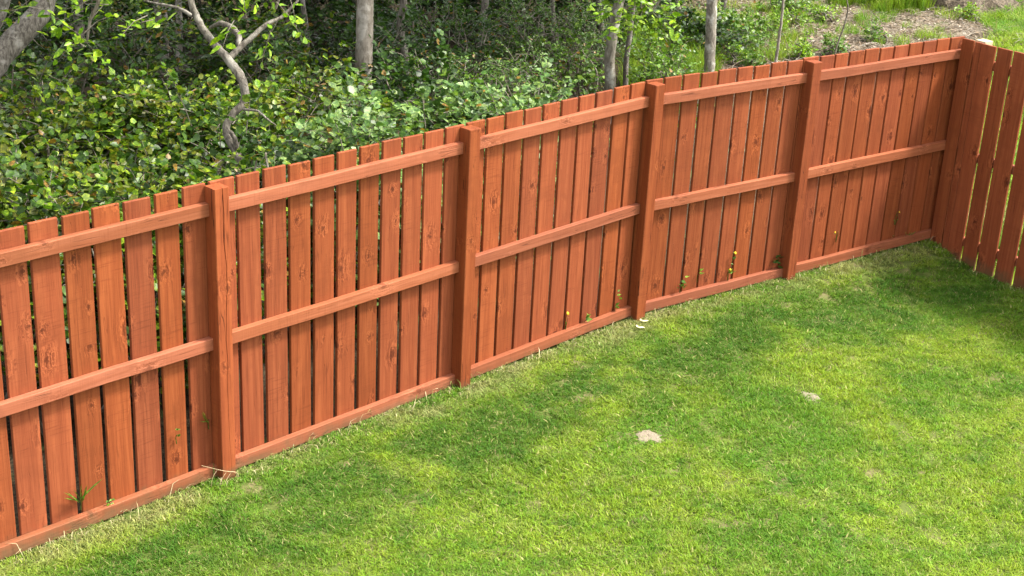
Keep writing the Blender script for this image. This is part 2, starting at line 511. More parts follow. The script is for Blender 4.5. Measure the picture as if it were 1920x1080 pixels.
# behind the long fence?
def behind(x, y):
    a = (x - POST[2][0] - BACK * nrm[2][0]) * nrm[2][0] + (y - POST[2][1] - BACK * nrm[2][1]) * nrm[2][1]
    c = (x - CORNER[0]) * nrm[-1][0] + (y - CORNER[1]) * nrm[-1][1]
    return np.maximum(a, c)
bh = behind(X, Y)
bump = .05 * np.sin(X * 1.7 + 1.3 * np.sin(Y * .9)) * np.sin(Y * 1.3 + .7) + .03 * np.sin(X * 4.1 + Y * 2.3)
Zg = zg(X, Y) - .02 - .03 * (bh < .2) + np.clip((bh - .6) / 2, 0, 1) * (bump + .03)
nx, ny = len(gx), len(gy)
ii = np.arange(nx * ny).reshape(ny, nx)
Fq = np.stack([ii[:-1, :-1], ii[:-1, 1:], ii[1:, 1:], ii[1:, :-1]], -1).reshape(-1, 4)
g = mesh_obj('ground', raw_mesh('ground', np.stack([X, Y, Zg], -1).reshape(-1, 3), [Fq], True), M['soil'])
tag(g, 'woodland soil and dry litter ground stretching beyond the fence', kind='structure')


def zw(x, y):
    """ground height behind the fence"""
    k = behind(x, y)
    bmp = .05 * np.sin(x * 1.7 + 1.3 * np.sin(y * .9)) * np.sin(y * 1.3 + .7) + .03 * np.sin(x * 4.1 + y * 2.3)
    return zg(x, y) - .02 + np.clip((k - .6) / 2, 0, 1) * (bmp + .03)


# the lawn: a sheet bounded by the two fences
lx, ly = np.meshgrid(np.arange(-9, 8.01, .1), np.arange(-2, 13.01, .1))
inside = (behind(lx, ly) < .13) & (((lx - CORNER[0]) * RN[0] + (ly - CORNER[1]) * RN[1]) < .10)
ii = np.arange(lx.size).reshape(lx.shape)
qk = inside[:-1, :-1] & inside[:-1, 1:] & inside[1:, 1:] & inside[1:, :-1]
Fq = np.stack([ii[:-1, :-1], ii[:-1, 1:], ii[1:, 1:], ii[1:, :-1]], -1)[qk]
used = np.unique(Fq); remap = np.zeros(lx.size, int); remap[used] = np.arange(len(used))
V = np.stack([lx, ly, zg(lx, ly)], -1).reshape(-1, 3)[used]
lawn = mesh_obj('lawn', raw_mesh('lawn', V, [remap[Fq]], True), M['thatch'])
tag(lawn, 'mown garden lawn in front of the fence', kind='structure')


# ------------------------------------------------------------------ grass: tufts of blades set on points
def tuft(name, nb, w, size, hmin, hmax, lean, broad):
    g = Geo()
    px = rng.uniform(-size / 2, size / 2, (nb, 2))
    h = rng.uniform(hmin, hmax, nb); a = rng.uniform(0, 2 * np.pi, nb)
    ln = h * rng.uniform(.2, 1, nb) * lean
    wd = w * rng.uniform(.7, 1.3, nb)
    side = np.stack([-np.sin(a), np.cos(a), 0 * a], 1); fw = np.stack([np.cos(a), np.sin(a), 0 * a], 1)
    tw = rng.uniform(-.6, .6, nb)
    side = side * np.cos(tw)[:, None] + fw * np.sin(tw)[:, None]
    base = np.concatenate([px, np.full((nb, 1), -.004)], 1)
    up = np.array([0, 0, 1.])
    m1 = base + up * (h * .55)[:, None] + fw * (ln * .3)[:, None]
    tp = base + up * (h * .92)[:, None] + fw * ln[:, None]
    hs = side * (wd / 2)[:, None]
    V = np.stack([base - hs, base + hs, m1 + hs * broad, m1 - hs * broad, tp], 1).reshape(-1, 3)
    k = np.arange(nb)[:, None] * 5
    colr = np.repeat(np.stack([rng.uniform(0, 1, nb), rng.uniform(0, 1, nb), rng.uniform(0, 1, nb)], 1), 5, 0)
    g.add(V, k + np.array([0, 1, 2, 3]), k + np.array([3, 2, 4]), colr)
    me = g.mesh(name, True)
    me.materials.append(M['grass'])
    return bpy.data.objects.new(name, me)


def grass_nodes(name, tufts):
    coll = bpy.data.collections.new(name + '_kinds')
    for t in tufts: coll.objects.link(t)
    ng = bpy.data.node_groups.new(name, 'GeometryNodeTree')
    ng.interface.new_socket('Geometry', in_out='INPUT', socket_type='NodeSocketGeometry')
    ng.interface.new_socket('Geometry', in_out='OUTPUT', socket_type='NodeSocketGeometry')
    gi = ng.nodes.new('NodeGroupInput'); go = ng.nodes.new('NodeGroupOutput')
    ci = ng.nodes.new('GeometryNodeCollectionInfo'); ci.inputs['Collection'].default_value = coll
    ci.inputs['Separate Children'].default_value = True; ci.inputs['Reset Children'].default_value = True
    ip = ng.nodes.new('GeometryNodeInstanceOnPoints'); ip.inputs['Pick Instance'].default_value = True
    def named(nm, typ):
        a = ng.nodes.new('GeometryNodeInputNamedAttribute'); a.data_type = typ; a.inputs['Name'].default_value = nm
        return a.outputs[0]
    ng.links.new(gi.outputs[0], ip.inputs['Points']); ng.links.new(ci.outputs[0], ip.inputs['Instance'])
    ng.links.new(named('kind_i', 'INT'), ip.inputs['Instance Index'])
    e2r = ng.nodes.new('FunctionNodeEulerToRotation')
    ng.links.new(named('rot', 'FLOAT_VECTOR'), e2r.inputs[0]); ng.links.new(e2r.outputs[0], ip.inputs['Rotation'])
    ng.links.new(named('scl', 'FLOAT_VECTOR'), ip.inputs['Scale'])
    ng.links.new(ip.outputs[0], go.inputs[0])
    return ng


def scatter(name, P, rot, scl, kind, ng, label, cat='grass'):
    me = bpy.data.meshes.new(name)
    me.vertices.add(len(P)); me.vertices.foreach_set('co', np.asarray(P, np.float32).ravel())
    a = me.attributes.new('rot', 'FLOAT_VECTOR', 'POINT'); a.data.foreach_set('vector', np.asarray(rot, np.float32).ravel())
    a = me.attributes.new('scl', 'FLOAT_VECTOR', 'POINT'); a.data.foreach_set('vector', np.asarray(scl, np.float32).ravel())
    a = me.attributes.new('kind_i', 'INT', 'POINT'); a.data.foreach_set('value', np.asarray(kind, np.int32))
    me.update()
    o = link(bpy.data.objects.new(name, me))
    md = o.modifiers.new('tufts', 'NODES'); md.node_group = ng
    return tag(o, label, cat, kind='stuff')


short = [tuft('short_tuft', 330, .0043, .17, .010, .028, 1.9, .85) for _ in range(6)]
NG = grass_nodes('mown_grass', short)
def in_lawn(x, y, marg=.0):
    k = behind(x, y)
    r = (x - CORNER[0]) * RN[0] + (y - CORNER[1]) * RN[1]
    return (k < -marg) & (r < -marg)
SPOTS = [(on_ground(1215, 822, .02), .105, .060, .35), (on_ground(1518, 742, .04), .072, .055, .1)]
st = .105
xs, ys = np.meshgrid(np.arange(-6.5, 8.0, st), np.arange(4.2, 12.6, st))
xs = (xs + rng.uniform(-.05, .05, xs.shape)).ravel(); ys = (ys + rng.uniform(-.05, .05, ys.shape)).ravel()
ok = in_lawn(xs, ys, .03)
u_lim = (xs < ys * .36 + 3.6) & (xs > -ys * .36 - 2.4)
ok &= u_lim
xs, ys = xs[ok], ys[ok]
fd = np.minimum(-behind(xs, ys), -((xs - CORNER[0]) * RN[0] + (ys - CORNER[1]) * RN[1]))
hs = 1 + .55 * np.clip(1 - fd / .22, 0, 1) * rng.uniform(.2, 1.5, len(xs)) + .18 * np.sin(xs * 2.1 + np.sin(ys * 1.7)) * np.sin(ys * 1.9)
keep = np.ones(len(xs), bool)
for (c, rx, ry, a) in SPOTS:
    q = np.hypot((xs - c[0]), (ys - c[1]))
    keep &= q > rx * .55
    hs = np.where(q < rx * 1.8, hs * .55, hs)
xs, ys, hs = xs[keep], ys[keep], hs[keep]
n = len(xs)
P = np.stack([xs, ys, zg(xs, ys)], 1)
rot = np.stack([rng.normal(0, .05, n), rng.normal(0, .05, n), rng.uniform(0, 6.28, n)], 1)
ws = rng.uniform(.85, 1.2, n)
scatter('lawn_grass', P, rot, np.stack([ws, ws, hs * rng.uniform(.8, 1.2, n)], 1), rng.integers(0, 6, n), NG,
        'short mown green grass of the lawn with darker green and dry yellowed patches', 'lawn')

tall = [tuft('tall_tuft', 70, .0055, .22, .10, .30, .9, .8) for _ in range(4)]
NGT = grass_nodes('rough_grass', tall)

# ------------------------------------------------------------------ the fences
def board_mesh(name, w, h, t, bow=0.0, segs=3):
    """a sawn board: local x across, y to the back, z up from its foot; worn front arrises"""
    c = .003
    prof = np.array([[-w / 2 + c, 0], [w / 2 - c, 0], [w / 2, c], [w / 2, t], [-w / 2, t], [-w / 2, c]])
    zs = np.linspace(0, h, segs + 1)
    zs[-1] = h - .003
    V = []
    for z in zs:
        o = bow * math.sin(math.pi * z / h)
        V += [[p[0] + o, p[1] + o * .4, z] for p in prof]
    V += [[p[0] * .98, min(max(p[1], .003), t - .002), h] for p in prof]
    n = segs + 2
    F4 = [[i * 6 + k, i * 6 + (k + 1) % 6, (i + 1) * 6 + (k + 1) % 6, (i + 1) * 6 + k] for i in range(n - 1) for k in range(6)]
    me = bpy.data.meshes.new(name)
    me.from_pydata(V, [], F4 + [[(n - 1) * 6 + k for k in range(6)], [k for k in reversed(range(6))]])
    return me


def frame_obj(o, d, nn, p):
    """local x along d, y along nn, z up, origin p"""
    o.matrix_local = Matrix(((d[0], nn[0], 0, p[0]), (d[1], nn[1], 0, p[1]), (0, 0, 1, p[2]), (0, 0, 0, 1)))


def post_mesh(name, h, s, crack=None):
    """square post, local x 0..s across the front, y 0..s back; an optional drying crack down its front"""
    c = .004
    top = h
    if crack is None:
        prof = [[c, 0], [s - c, 0], [s, c], [s, s], [0, s], [0, c]]
        rows = [(0, prof), (h * .5, prof), (h - .004, prof), (h, [[p[0] * .96 + .002, p[1] * .96 + .002] for p in prof])]
        V = [[p[0], p[1], z] for z, pr in rows for p in pr]
        k = 6
        F = [[i * k + j, i * k + (j + 1) % k, (i + 1) * k + (j + 1) % k, (i + 1) * k + j] for i in range(3) for j in range(k)]
        F += [[3 * k + j for j in range(k)], [j for j in reversed(range(k))]]
    else:
        V, rows = [], 0
        for z, cx, cw in crack:
            V += [[x, y, z] for x, y in ([c, 0], [cx - cw, 0], [cx - cw * .15, .03], [cx + cw, 0], [s - c, 0], [s, c], [s, s], [0, s], [0, c])]
            rows += 1
        k = 9
        F = [[i * k + j, i * k + (j + 1) % k, (i + 1) * k + (j + 1) % k, (i + 1) * k + j] for i in range(rows - 1) for j in range(k)]
        F += [[(rows - 1) * k + j for j in range(k)], [j for j in reversed(range(k))]]
    me = bpy.data.meshes.new(name)
    me.from_pydata(V, [], F)
    return me


fence = empty('wooden_fence', (float(POST[2][0]), float(POST[2][1]), float(zg(POST[2][0], POST[2][1]))))
tag(fence, 'long reddish-brown stained board fence with posts and three rails facing the lawn', 'fence')
F0 = np.array(fence.location)
# posts
for i in range(len(POST) - 1):
    d = dirs[max(i - 1, 0)] + dirs[i]; d = d / np.linalg.norm(d); nn = np.array([-d[1], d[0], 0])
    h = POST[i][2] - zg(POST[i][0], POST[i][1]) + .3
    crack = None
    if i == 2:
        zz = np.linspace(0, 1, 15)
        cx = .054 + .006 * np.sin(zz * 9 + 1) + rng.normal(0, .0035, 15) + .006 * (1 - zz)
        cw = .0022 * np.sin(np.clip(zz * 1.25 - .2, 0, 1) * math.pi * .6) + .0002
        crack = [(float(a * h), float(b_), float(c_)) for a, b_, c_ in zip(zz, cx, cw)]
    o = mesh_obj('post', post_mesh('post', h, PS, crack), M['post'], fence)
    frame_obj(o, d, nn, POST[i] - h * Z - F0)
    if i == 2: o['label'] = 'post with a long drying crack down its front'
# rails
for i in range(len(dirs)):
    d, nn = dirs[i], nrm[i]
    A, B = POST[i], POST[i + 1]
    L = np.linalg.norm((B - A)[:2])
    for k, a in enumerate(RAILS):
        s0 = PS - .002
        s1 = L + .002 if i < len(dirs) - 1 else L + .01
        za = A[2] - a; zb = B[2] - a
        if i == len(dirs) - 1: zb += (0, .008, .008)[k]
        rh, rt = .075 + rng.normal(0, .001), .040
        yb = BACK - .0015
        seg = 5
        V = []
        for q in range(seg + 1):
            f = q / seg; x = s0 + (s1 - s0) * f
            zt = za + (zb - za) * (x / L) + (rng.normal(0, .0015) if 0 < q < seg else 0); yo = rng.normal(0, .001) if 0 < q < seg else 0
            zt -= za
            V += [[x, yb - rt + yo + .003, zt], [x, yb, zt], [x, yb, zt - rh], [x, yb - rt + yo + .003, zt - rh], [x, yb - rt + yo, zt - rh + .003], [x, yb - rt + yo, zt - .003]]
        F = [[q * 6 + j, q * 6 + (j + 1) % 6, (q + 1) * 6 + (j + 1) % 6, (q + 1) * 6 + j] for q in range(seg) for j in range(6)]
        F += [[j for j in reversed(range(6))], [seg * 6 + j for j in range(6)]]
        me = bpy.data.meshes.new('rail'); me.from_pydata(V, [], F)
        o = mesh_obj('rail', me, M['rail'], fence)
        frame_obj(o, d, nn, np.array([A[0], A[1], za]) - F0)
# boards: right-hand edges measured along each bay
EDGES = {1: [-.005, .18, .36, .535, .714, .896, 1.075, 1.252, 1.434, 1.605, 1.781, 1.973],
         2: [.199, .371, .551, .723, .896, 1.065, 1.24, 1.414, 1.591, 1.764, 1.941, 2.121],
         3: [.227, .399, .575, .747, .92, 1.095, 1.27, 1.453, 1.632, 1.80],
         4: [-.02, .157, .34, .52, .696, .888, 1.068, 1.244, 1.424, 1.605],
         5: [-.02, .16, .333, .495, .679, .855, 1.022, 1.203, 1.378, 1.547, 1.721, 1.867]}
EDGES[0] = [x * .176 for x in range(0, 11)]
GAPS = {0: .028, 1: .028, 2: .027, 3: .025, 4: .022, 5: .017}
for i, E in EDGES.items():
    d, nn = dirs[i], nrm[i]
    A, B = POST[i], POST[i + 1]; L = np.linalg.norm((B - A)[:2])
    for j in range(1, len(E)):
        gap = GAPS[i] * rng.uniform(.8, 1.25)
        x0, x1 = E[j - 1] + gap, E[j]
        if i == 5 and j == len(E) - 1: x1 = L + .06
        xm = (x0 + x1) / 2
        top = A[2] + (B[2] - A[2]) * xm / L + TOPOFF + rng.normal(0, .003)
        p = A + d * xm + nn * (BACK + rng.uniform(0, .002))
        foot = zg(p[0], p[1]) - .03
        o = mesh_obj('board', board_mesh('board', x1 - x0, top - foot, .020, rng.normal(0, .0022)), M['board'], fence)
        frame_obj(o, d, nn, np.array([p[0], p[1], foot]) - F0)
        o.rotation_euler.rotate_axis('Y', float(rng.normal(0, .0012)))

# the return fence: boards towards the lawn, rails and posts behind them
fr = empty('wooden_fence', (float(RCOR[0]), float(RCOR[1]), float(zg(RCOR[0], RCOR[1]))))
tag(fr, 'short return fence of reddish-brown boards with bright gaps, rails hidden behind', 'fence')
R0 = np.array(fr.location)
def along_return(u, v):
    """distance along the return fence of a point of its top edge"""
    dd = RF + RX * (u - 960) / FPX - RU * (v - 540) / FPX
    den = dd @ RN
    t = ((RCOR - np.array([0, 0, CAM_Z])) @ RN) / den
    return float((dd * t + np.array([0, 0, CAM_Z]) - RCOR) @ RD)
r_edges = [(.042, along_return(1825.5, 75.5)), (along_return(1829.5, 76.5), along_return(1838.5, 79)), (along_return(1840.5, 79.5), along_return(1866, 85.3)),
           (along_return(1871, 86.5), along_return(1896.5, 93)), (along_return(1901.5, 94.3), along_return(1901.5, 94.3) + .165)]
x = r_edges[-1][1]
while x < 3.6:
    r_edges.append((x + .030, x + .190)); x += .190
for (x0, x1) in r_edges:
    x1 += .007
    p = RCOR + RD * ((x0 + x1) / 2)
    top = RCOR[2] - .003 * x0 + rng.normal(0, .002)
    foot = zg(p[0], p[1]) - .02
    o = mesh_obj('board', board_mesh('board', x1 - x0, top - foot, .020, rng.normal(0, .002)), M['board'], fr)
    frame_obj(o, RD, RN, np.array([p[0], p[1], foot]) - R0)
for a in (.135, .93, 1.68):
    V = [[x, y, z] for x in (.07, 3.6) for (y, z) in ((.0205, 0), (.060, 0), (.060, -.075), (.0205, -.075))]
    F = [[0, 1, 5, 4], [1, 2, 6, 5], [2, 3, 7, 6], [3, 0, 4, 7], [3, 2, 1, 0], [4, 5, 6, 7]]
    me = bpy.data.meshes.new('rail'); me.from_pydata(V, [], F)
    o = mesh_obj('rail', me, M['rail'], fr)
    frame_obj(o, RD, RN, np.array([RCOR[0], RCOR[1], RCOR[2] - a]) - R0)
p = RCOR + RN * .0615
h = RCOR[2] - .06 - zg(p[0], p[1]) + .25
o = mesh_obj('post', post_mesh('post', h, .10), M['post'], fr)          # unseen post added to block sun leaking through the corner gap
frame_obj(o, RD, RN, np.array([p[0], p[1], RCOR[2] - .06 - h]) - R0)
for xo in (.13, 1.95):
    p = RCOR + RD * xo + RN * .0615
    h = RCOR[2] + .012 - zg(p[0], p[1]) + .25
    o = mesh_obj('post', post_mesh('post', h, .10), M['raw'], fr)
    frame_obj(o, RD, RN, p + Z * .0 - h * Z - R0)
    if xo < 1: o['label'] = 'bare unpainted corner post behind the boards'

# ------------------------------------------------------------------ foliage
LEAF = {  # outline of half a leaf (across, along)
    'round': [(.38, .20), (.42, .66)],
    'oval': [(.24, .28), (.22, .66)],
    'pointed': [(.30, .25), (.17, .62)],
    'ovate': [(.40, .26), (.30, .66)],
    'blade': [(.035, .2), (.03, .65)],
}


def add_leaves(g, base, dirv, normal, size, shape, col):
    """many leaves at once: base point, pointing direction, face normal, length, colour"""
    n = len(base)
    dirv = dirv / (np.linalg.norm(dirv, axis=1)[:, None] + 1e-9)
    side = np.cross(dirv, normal); side /= np.linalg.norm(side, axis=1)[:, None] + 1e-9
    nn = np.cross(side, dirv)
    (a1, l1), (a2, l2) = LEAF[shape]
    fold = rng.uniform(.05, .28, n)[:, None]; curl = rng.uniform(-.1, .22, n)[:, None]
    s = size[:, None]
    def pt(x, l):
        return base + s * (side * x + dirv * l + nn * (abs(x) * fold - curl * l * l))
    V = np.stack([pt(0, 0), pt(a1, l1), pt(a2, l2), pt(0, 1), pt(-a2, l2), pt(-a1, l1)], 1).reshape(-1, 3)
    k = np.arange(n)[:, None] * 6
    F = np.concatenate([k + np.array([0, 1, 2, 3]), k + np.array([0, 3, 4, 5])])
    g.add(V, F, None, np.repeat(col, 6, 0))


def unit(v): return v / (np.linalg.norm(v, axis=-1)[..., None] + 1e-9)


PAL = {
    'beech': np.array([[.080, .145, .018], [.155, .22, .022], [.045, .09, .014], [.23, .28, .035], [.04, .08, .016], [.17, .165, .035]]),
    'dark': np.array([[.030, .068, .016], [.045, .09, .020], [.024, .052, .013], [.065, .115, .025]]),
    'pale': np.array([[.21, .29, .17], [.14, .22, .11], [.28, .35, .22], [.09, .16, .07], [.20, .27, .12]]),
    'fine': np.array([[.07, .13, .028], [.10, .17, .04], [.05, .095, .025], [.14, .20, .055]]),
    'lime': np.array([[.24, .36, .03], [.32, .42, .04], [.18, .30, .025]]),
    'light': np.array([[.14, .23, .05], [.19, .27, .07], [.10, .18, .035]]),
    'canopy': np.array([[.07, .13, .02], [.10, .17, .025], [.05, .10, .018]]),
}


def foliage(g, gt, centres, outward, kind, leaf, per, length, shape, brown=.02, twig_r=.0035, droop=.25):
    """flat sprays: a twig from each centre with leaves set left and right of it"""
    pal = PAL[kind]
    for c, o in zip(centres, outward):
        L = length * rng.uniform(.6, 1.3)
        ax = unit(o + rng.normal(0, .55, 3) + np.array([0, 0, -.05]))
        t = np.linspace(.12, 1, per)
        pts = c + ax * L * t[:, None] + np.array([0, 0, -droop]) * (L * t ** 2)[:, None]
        sd = unit(np.cross(ax, np.array([0, 0, 1.]) + rng.normal(0, .3, 3)))
        sgn = np.where(np.arange(per) % 2 == 0, 1, -1)[:, None]
        dv = unit(ax * .55 + sd * sgn + rng.normal(0, .35, (per, 3)))
        nm = unit(np.array([0.22, -.12, 1.0]) + rng.normal(0, .55, (per, 3)))
        sz = leaf * rng.uniform(.65, 1.25, per)
        tone = rng.uniform(.75, 1.25)
        col = pal[rng.integers(0, len(pal), per)] * tone * rng.uniform(.8, 1.2, (per, 1))
        br = rng.uniform(0, 1, per) < brown
        col[br] = np.array([.30, .15, .06]) * rng.uniform(.6, 1.3, (br.sum(), 1))
        sh = shape if shape != 'round' or rng.uniform() < .45 else 'ovate'
        add_leaves(g, pts + rng.normal(0, leaf * .25, (per, 3)), dv, nm, sz, sh, col)
        if gt is not None and rng.uniform() < .6:
            tube(gt, np.stack([c - ax * L * .3, c + ax * L * .35, pts[-1]]), [twig_r * 1.4, twig_r, twig_r * .4], 3, cap=False)


SHRUB_LABEL = {
    'beech': ('round-leaved yellow-green shrub', 'round-leaved shrubs behind the fence'),
    'dark': ('dark green leafy bush', 'dark bushes in the wood'),
    'pale': ('pale grey-green leafed shrub', 'pale-leaved shrubs along the fence'),
    'fine': ('tiny-leaved twiggy bush with bare stems', 'fine-leaved twiggy bushes'),
    'light': ('light green small-leaved bush', 'light green bushes at the edge of the wood'),
    'lime': ('low lime green leafy plant', 'lime green plants on the bank'),
}
MARKS = [(-40, 'the gnarled leaning trunk'), (150, 'the first wide fence panel'), (430, 'the twisted forked trunk'), (560, 'the second fence panel'), (683, 'the straight grey trunk'),
         (757, 'the slender wavy trunk'), (870, 'the second fence post'), (1000, 'the third fence panel'), (1145, 'the pale flaky trunk'), (1230, 'the third fence post'),
         (1332, 'the slim pale trunk'), (1460, 'the thin bare sapling'), (1585, 'the crooked sapling'), (1800, 'the heap of roots')]


def where(u, y):
    near = min(MARKS, key=lambda q: abs(q[0] - u))[1]
    fy = 6.9 + .0029 * max(u, 0)
    k = y - fy
    return ('against the fence by ' if k < 2.3 else 'mid-wood beyond ' if k < 4.6 else 'deep in the wood beyond ' if k < 8.2 else 'far back beyond ') + near


def shrub(u, vtop, y, rx, kind, leaves, leaf, shape='round', per=14, length=.34, bare=0.0, brown=.03, ry=None, name='shrub'):
    top = at(u, vtop, y)
    base = np.array([top[0], top[1], zw(top[0], top[1])])
    h = max(top[2] - base[2], .25)
    o = empty(name, tuple(base)); lab, grp = SHRUB_LABEL[kind]
    tag(o, (lab + ' ' + (where(u, y) if name == 'shrub' else 'on the dry bank near ' + min(MARKS, key=lambda q: abs(q[0] - u))[1])), 'shrub' if name == 'shrub' else 'plant', grp)
    ry = ry or rx * .85
    g, gt = Geo(), Geo()
    ns = max(int(leaves / per), 4)
    # uneven crown: a few lobes, sprays towards their outside
    nl = rng.integers(5, 9)
    lobes = []
    for _ in range(nl):
        a = rng.uniform(0, 6.28); r = rng.uniform(.15, .62)
        lobes.append((np.array([math.cos(a) * r * rx, math.sin(a) * r * ry, h * rng.uniform(.30, .80)]), rng.uniform(.30, .5)))
    cs, os_ = [], []
    while len(cs) < ns:
        lc, lr = lobes[rng.integers(0, nl)]
        v = rng.normal(0, 1, 3); v /= np.linalg.norm(v)
        if v[2] < -.5 and rng.uniform() < .6: continue
        rr = lr * rng.uniform(.35, 1.0) ** .5
        p = lc + v * np.array([rx, ry, h * .55]) * rr
        if p[2] < .05 or p[2] > h * 1.02: continue
        cs.append(p); os_.append(unit(v + np.array([0, 0, .15])))
    foliage(g, gt, cs, os_, kind, leaf, per, length, shape, brown)
    # main stems
    for _ in range(rng.integers(5, 8)):
        e = cs[rng.integers(0, ns)]
        b0 = np.array([rng.normal(0, .08), rng.normal(0, .08), -.05])
        mid = (b0 + e) / 2 + rng.normal(0, .10, 3) * np.array([1, 1, .4])
        tube(gt, smooth_path([b0, mid, e], 9, .008), np.linspace(.020, .006, 9) * rng.uniform(.7, 1.3), 5, .1)
    for _ in range(int(bare)):
        e = cs[rng.integers(0, ns)] * np.array([1.15, 1.15, 1.08])
        b0 = e * np.array([.4, .4, .3]) + rng.normal(0, .12, 3)
        mid = (b0 + e) / 2 + rng.normal(0, .12, 3)
        tube(gt, smooth_path([b0, mid, e], 8, .012), np.linspace(.009, .003, 8), 4, .1)
    s = mesh_obj('twigs', gt.mesh('twigs', True), M['twig'], o); s['kind'] = 'stuff'
    f = mesh_obj('foliage', g.mesh('foliage', False), M['leaf'], o)
    f['kind'] = 'stuff'
    return o


# row close behind the fence
for (u, vt, y, rx, kd, nlv, lf) in [
    (-90, 330, 7.9, .8, 'beech', 2400, .062), (40, 322, 8.1, .75, 'beech', 3000, .062), (170, 330, 8.4, .75, 'beech', 3200, .060), (290, 318, 8.8, .75, 'beech', 3200, .060),
    (385, 335, 9.0, .5, 'beech', 1900, .058), (545, 275, 9.9, .6, 'dark', 2600, .062), (640, 228, 10.0, .75, 'pale', 3000, .066),
    (745, 190, 10.4, .75, 'pale', 3400, .066), (850, 172, 10.9, .75, 'pale', 3400, .064), (960, 172, 11.3, .7, 'pale', 2800, .060)]:
    shrub(u, vt, y, rx, kd, int(nlv * 1.25), lf * .93, 'round', bare=7)
for (u, vt, y, rx, nlv) in [(472, 178, 9.5, .28, 420), (420, 262, 9.2, .3, 500), (395, 150, 9.9, .35, 420)]:
    shrub(u, vt, y, rx, 'beech', nlv, .055, 'round', 9, .25, bare=3)
# second row
for (u, vt, y, rx, kd, nlv, lf) in [
    (-60, 150, 9.8, 1.0, 'beech', 3200, .062), (80, 165, 10.0, 1.0, 'beech', 3600, .062), (210, 185, 10.4, .95, 'beech', 3600, .060), (330, 170, 10.9, .95, 'beech', 3600, .060),
    (560, 120, 11.6, .95, 'beech', 3400, .060), (625, 175, 12.0, .8, 'beech', 2600, .060), (770, 130, 12.8, .9, 'dark', 2600, .062), (470, 215, 11.0, .7, 'dark', 2400, .06)]:
    shrub(u, vt, y, rx, kd, int(nlv * 1.25), lf * .93, 'round', bare=7)
for (u, vt, y, rx, nlv, bare) in [(840, 95, 13.3, .8, 3000, 16), (915, 90, 13.7, .7, 2800, 20), (985, 110, 13.4, .45, 1900, 22), (1000, 172, 12.3, .45, 1300, 14)]:
    shrub(u, vt, y, rx, 'fine', int(nlv * 1.5), .034, 'oval', 16, .26, bare)
# third row
for (u, vt, y, rx, kd, nlv, lf) in [
    (-80, 10, 12.4, 1.2, 'dark', 3000, .066), (70, -10, 12.8, 1.2, 'dark', 3200, .066), (230, 0, 13.2, 1.2, 'beech', 3000, .062), (370, 30, 13.6, 1.1, 'dark', 3000, .064),
    (500, 15, 14.2, 1.1, 'beech', 3000, .062), (620, 25, 14.6, 1.0, 'dark', 2800, .064), (790, 20, 15.4, 1.1, 'dark', 2800, .06)]:
    shrub(u, vt, y, rx, kd, nlv, lf, 'oval')
for (u, vt, y, rx, nlv, bare) in [(890, -10, 16.0, 1.1, 3000, 16), (1010, 0, 16.3, 1.1, 3000, 18), (1105, 10, 17.6, .9, 2600, 14)]:
    shrub(u, vt, y, rx, 'fine', int(nlv * 1.3), .040, 'oval', 16, .3, bare)
# edge of the wood towards the open bank
for (u, vt, y, rx, kd, nlv, lf) in [(1248, 62, 15.4, .35, 'light', 1300, .045), (1268, 100, 14.4, .28, 'light', 900, .042), (1085, 70, 15.9, .3, 'light', 700, .045),
                                    (1290, 40, 19.0, .8, 'dark', 2400, .055), (1380, 30, 20.5, .7, 'light', 1800, .05), (1470, 10, 22.5, .5, 'light', 1000, .05)]:
    shrub(u, vt, y, rx, kd, nlv, lf, 'round', 12, .26)
# deep wood
for k in range(11):
    shrub(-140 + k * 132, -120 + rng.uniform(-30, 30), 17.6 + k * .28, 1.5, 'dark', 3400, .085, 'oval', 14, .42)
for k in range(10):
    shrub(-180 + k * 165, -260 + rng.uniform(-40, 40), 21.5 + k * .35, 1.9, 'dark', 2400, .11, 'oval', 14, .5)
# low leafy plants on the bank
for (u, v, r) in [(1395, 112, .28), (1420, 88, .3), (1500, 45, .26), (1545, 30, .2), (1560, 92, .16), (1440, 50, .35), (1815, 38, .16), (1350, 105, .3), (1500, 105, .16), (1640, 78, .14)]:
    p = on_ground(u, v + 12, 0.1)
    tp = p + np.array([0, 0, r * .8])
    d = tp - np.array([0, 0, CAM_Z]); uu = 960 + FPX * (d @ RX) / (d @ RF); vv = 540 - FPX * (d @ RU) / (d @ RF)
    shrub(uu, vv, p[1], r, 'lime' if rng.uniform() < .5 else 'light', 320, .05, 'oval', 8, .15, name='low_plant')

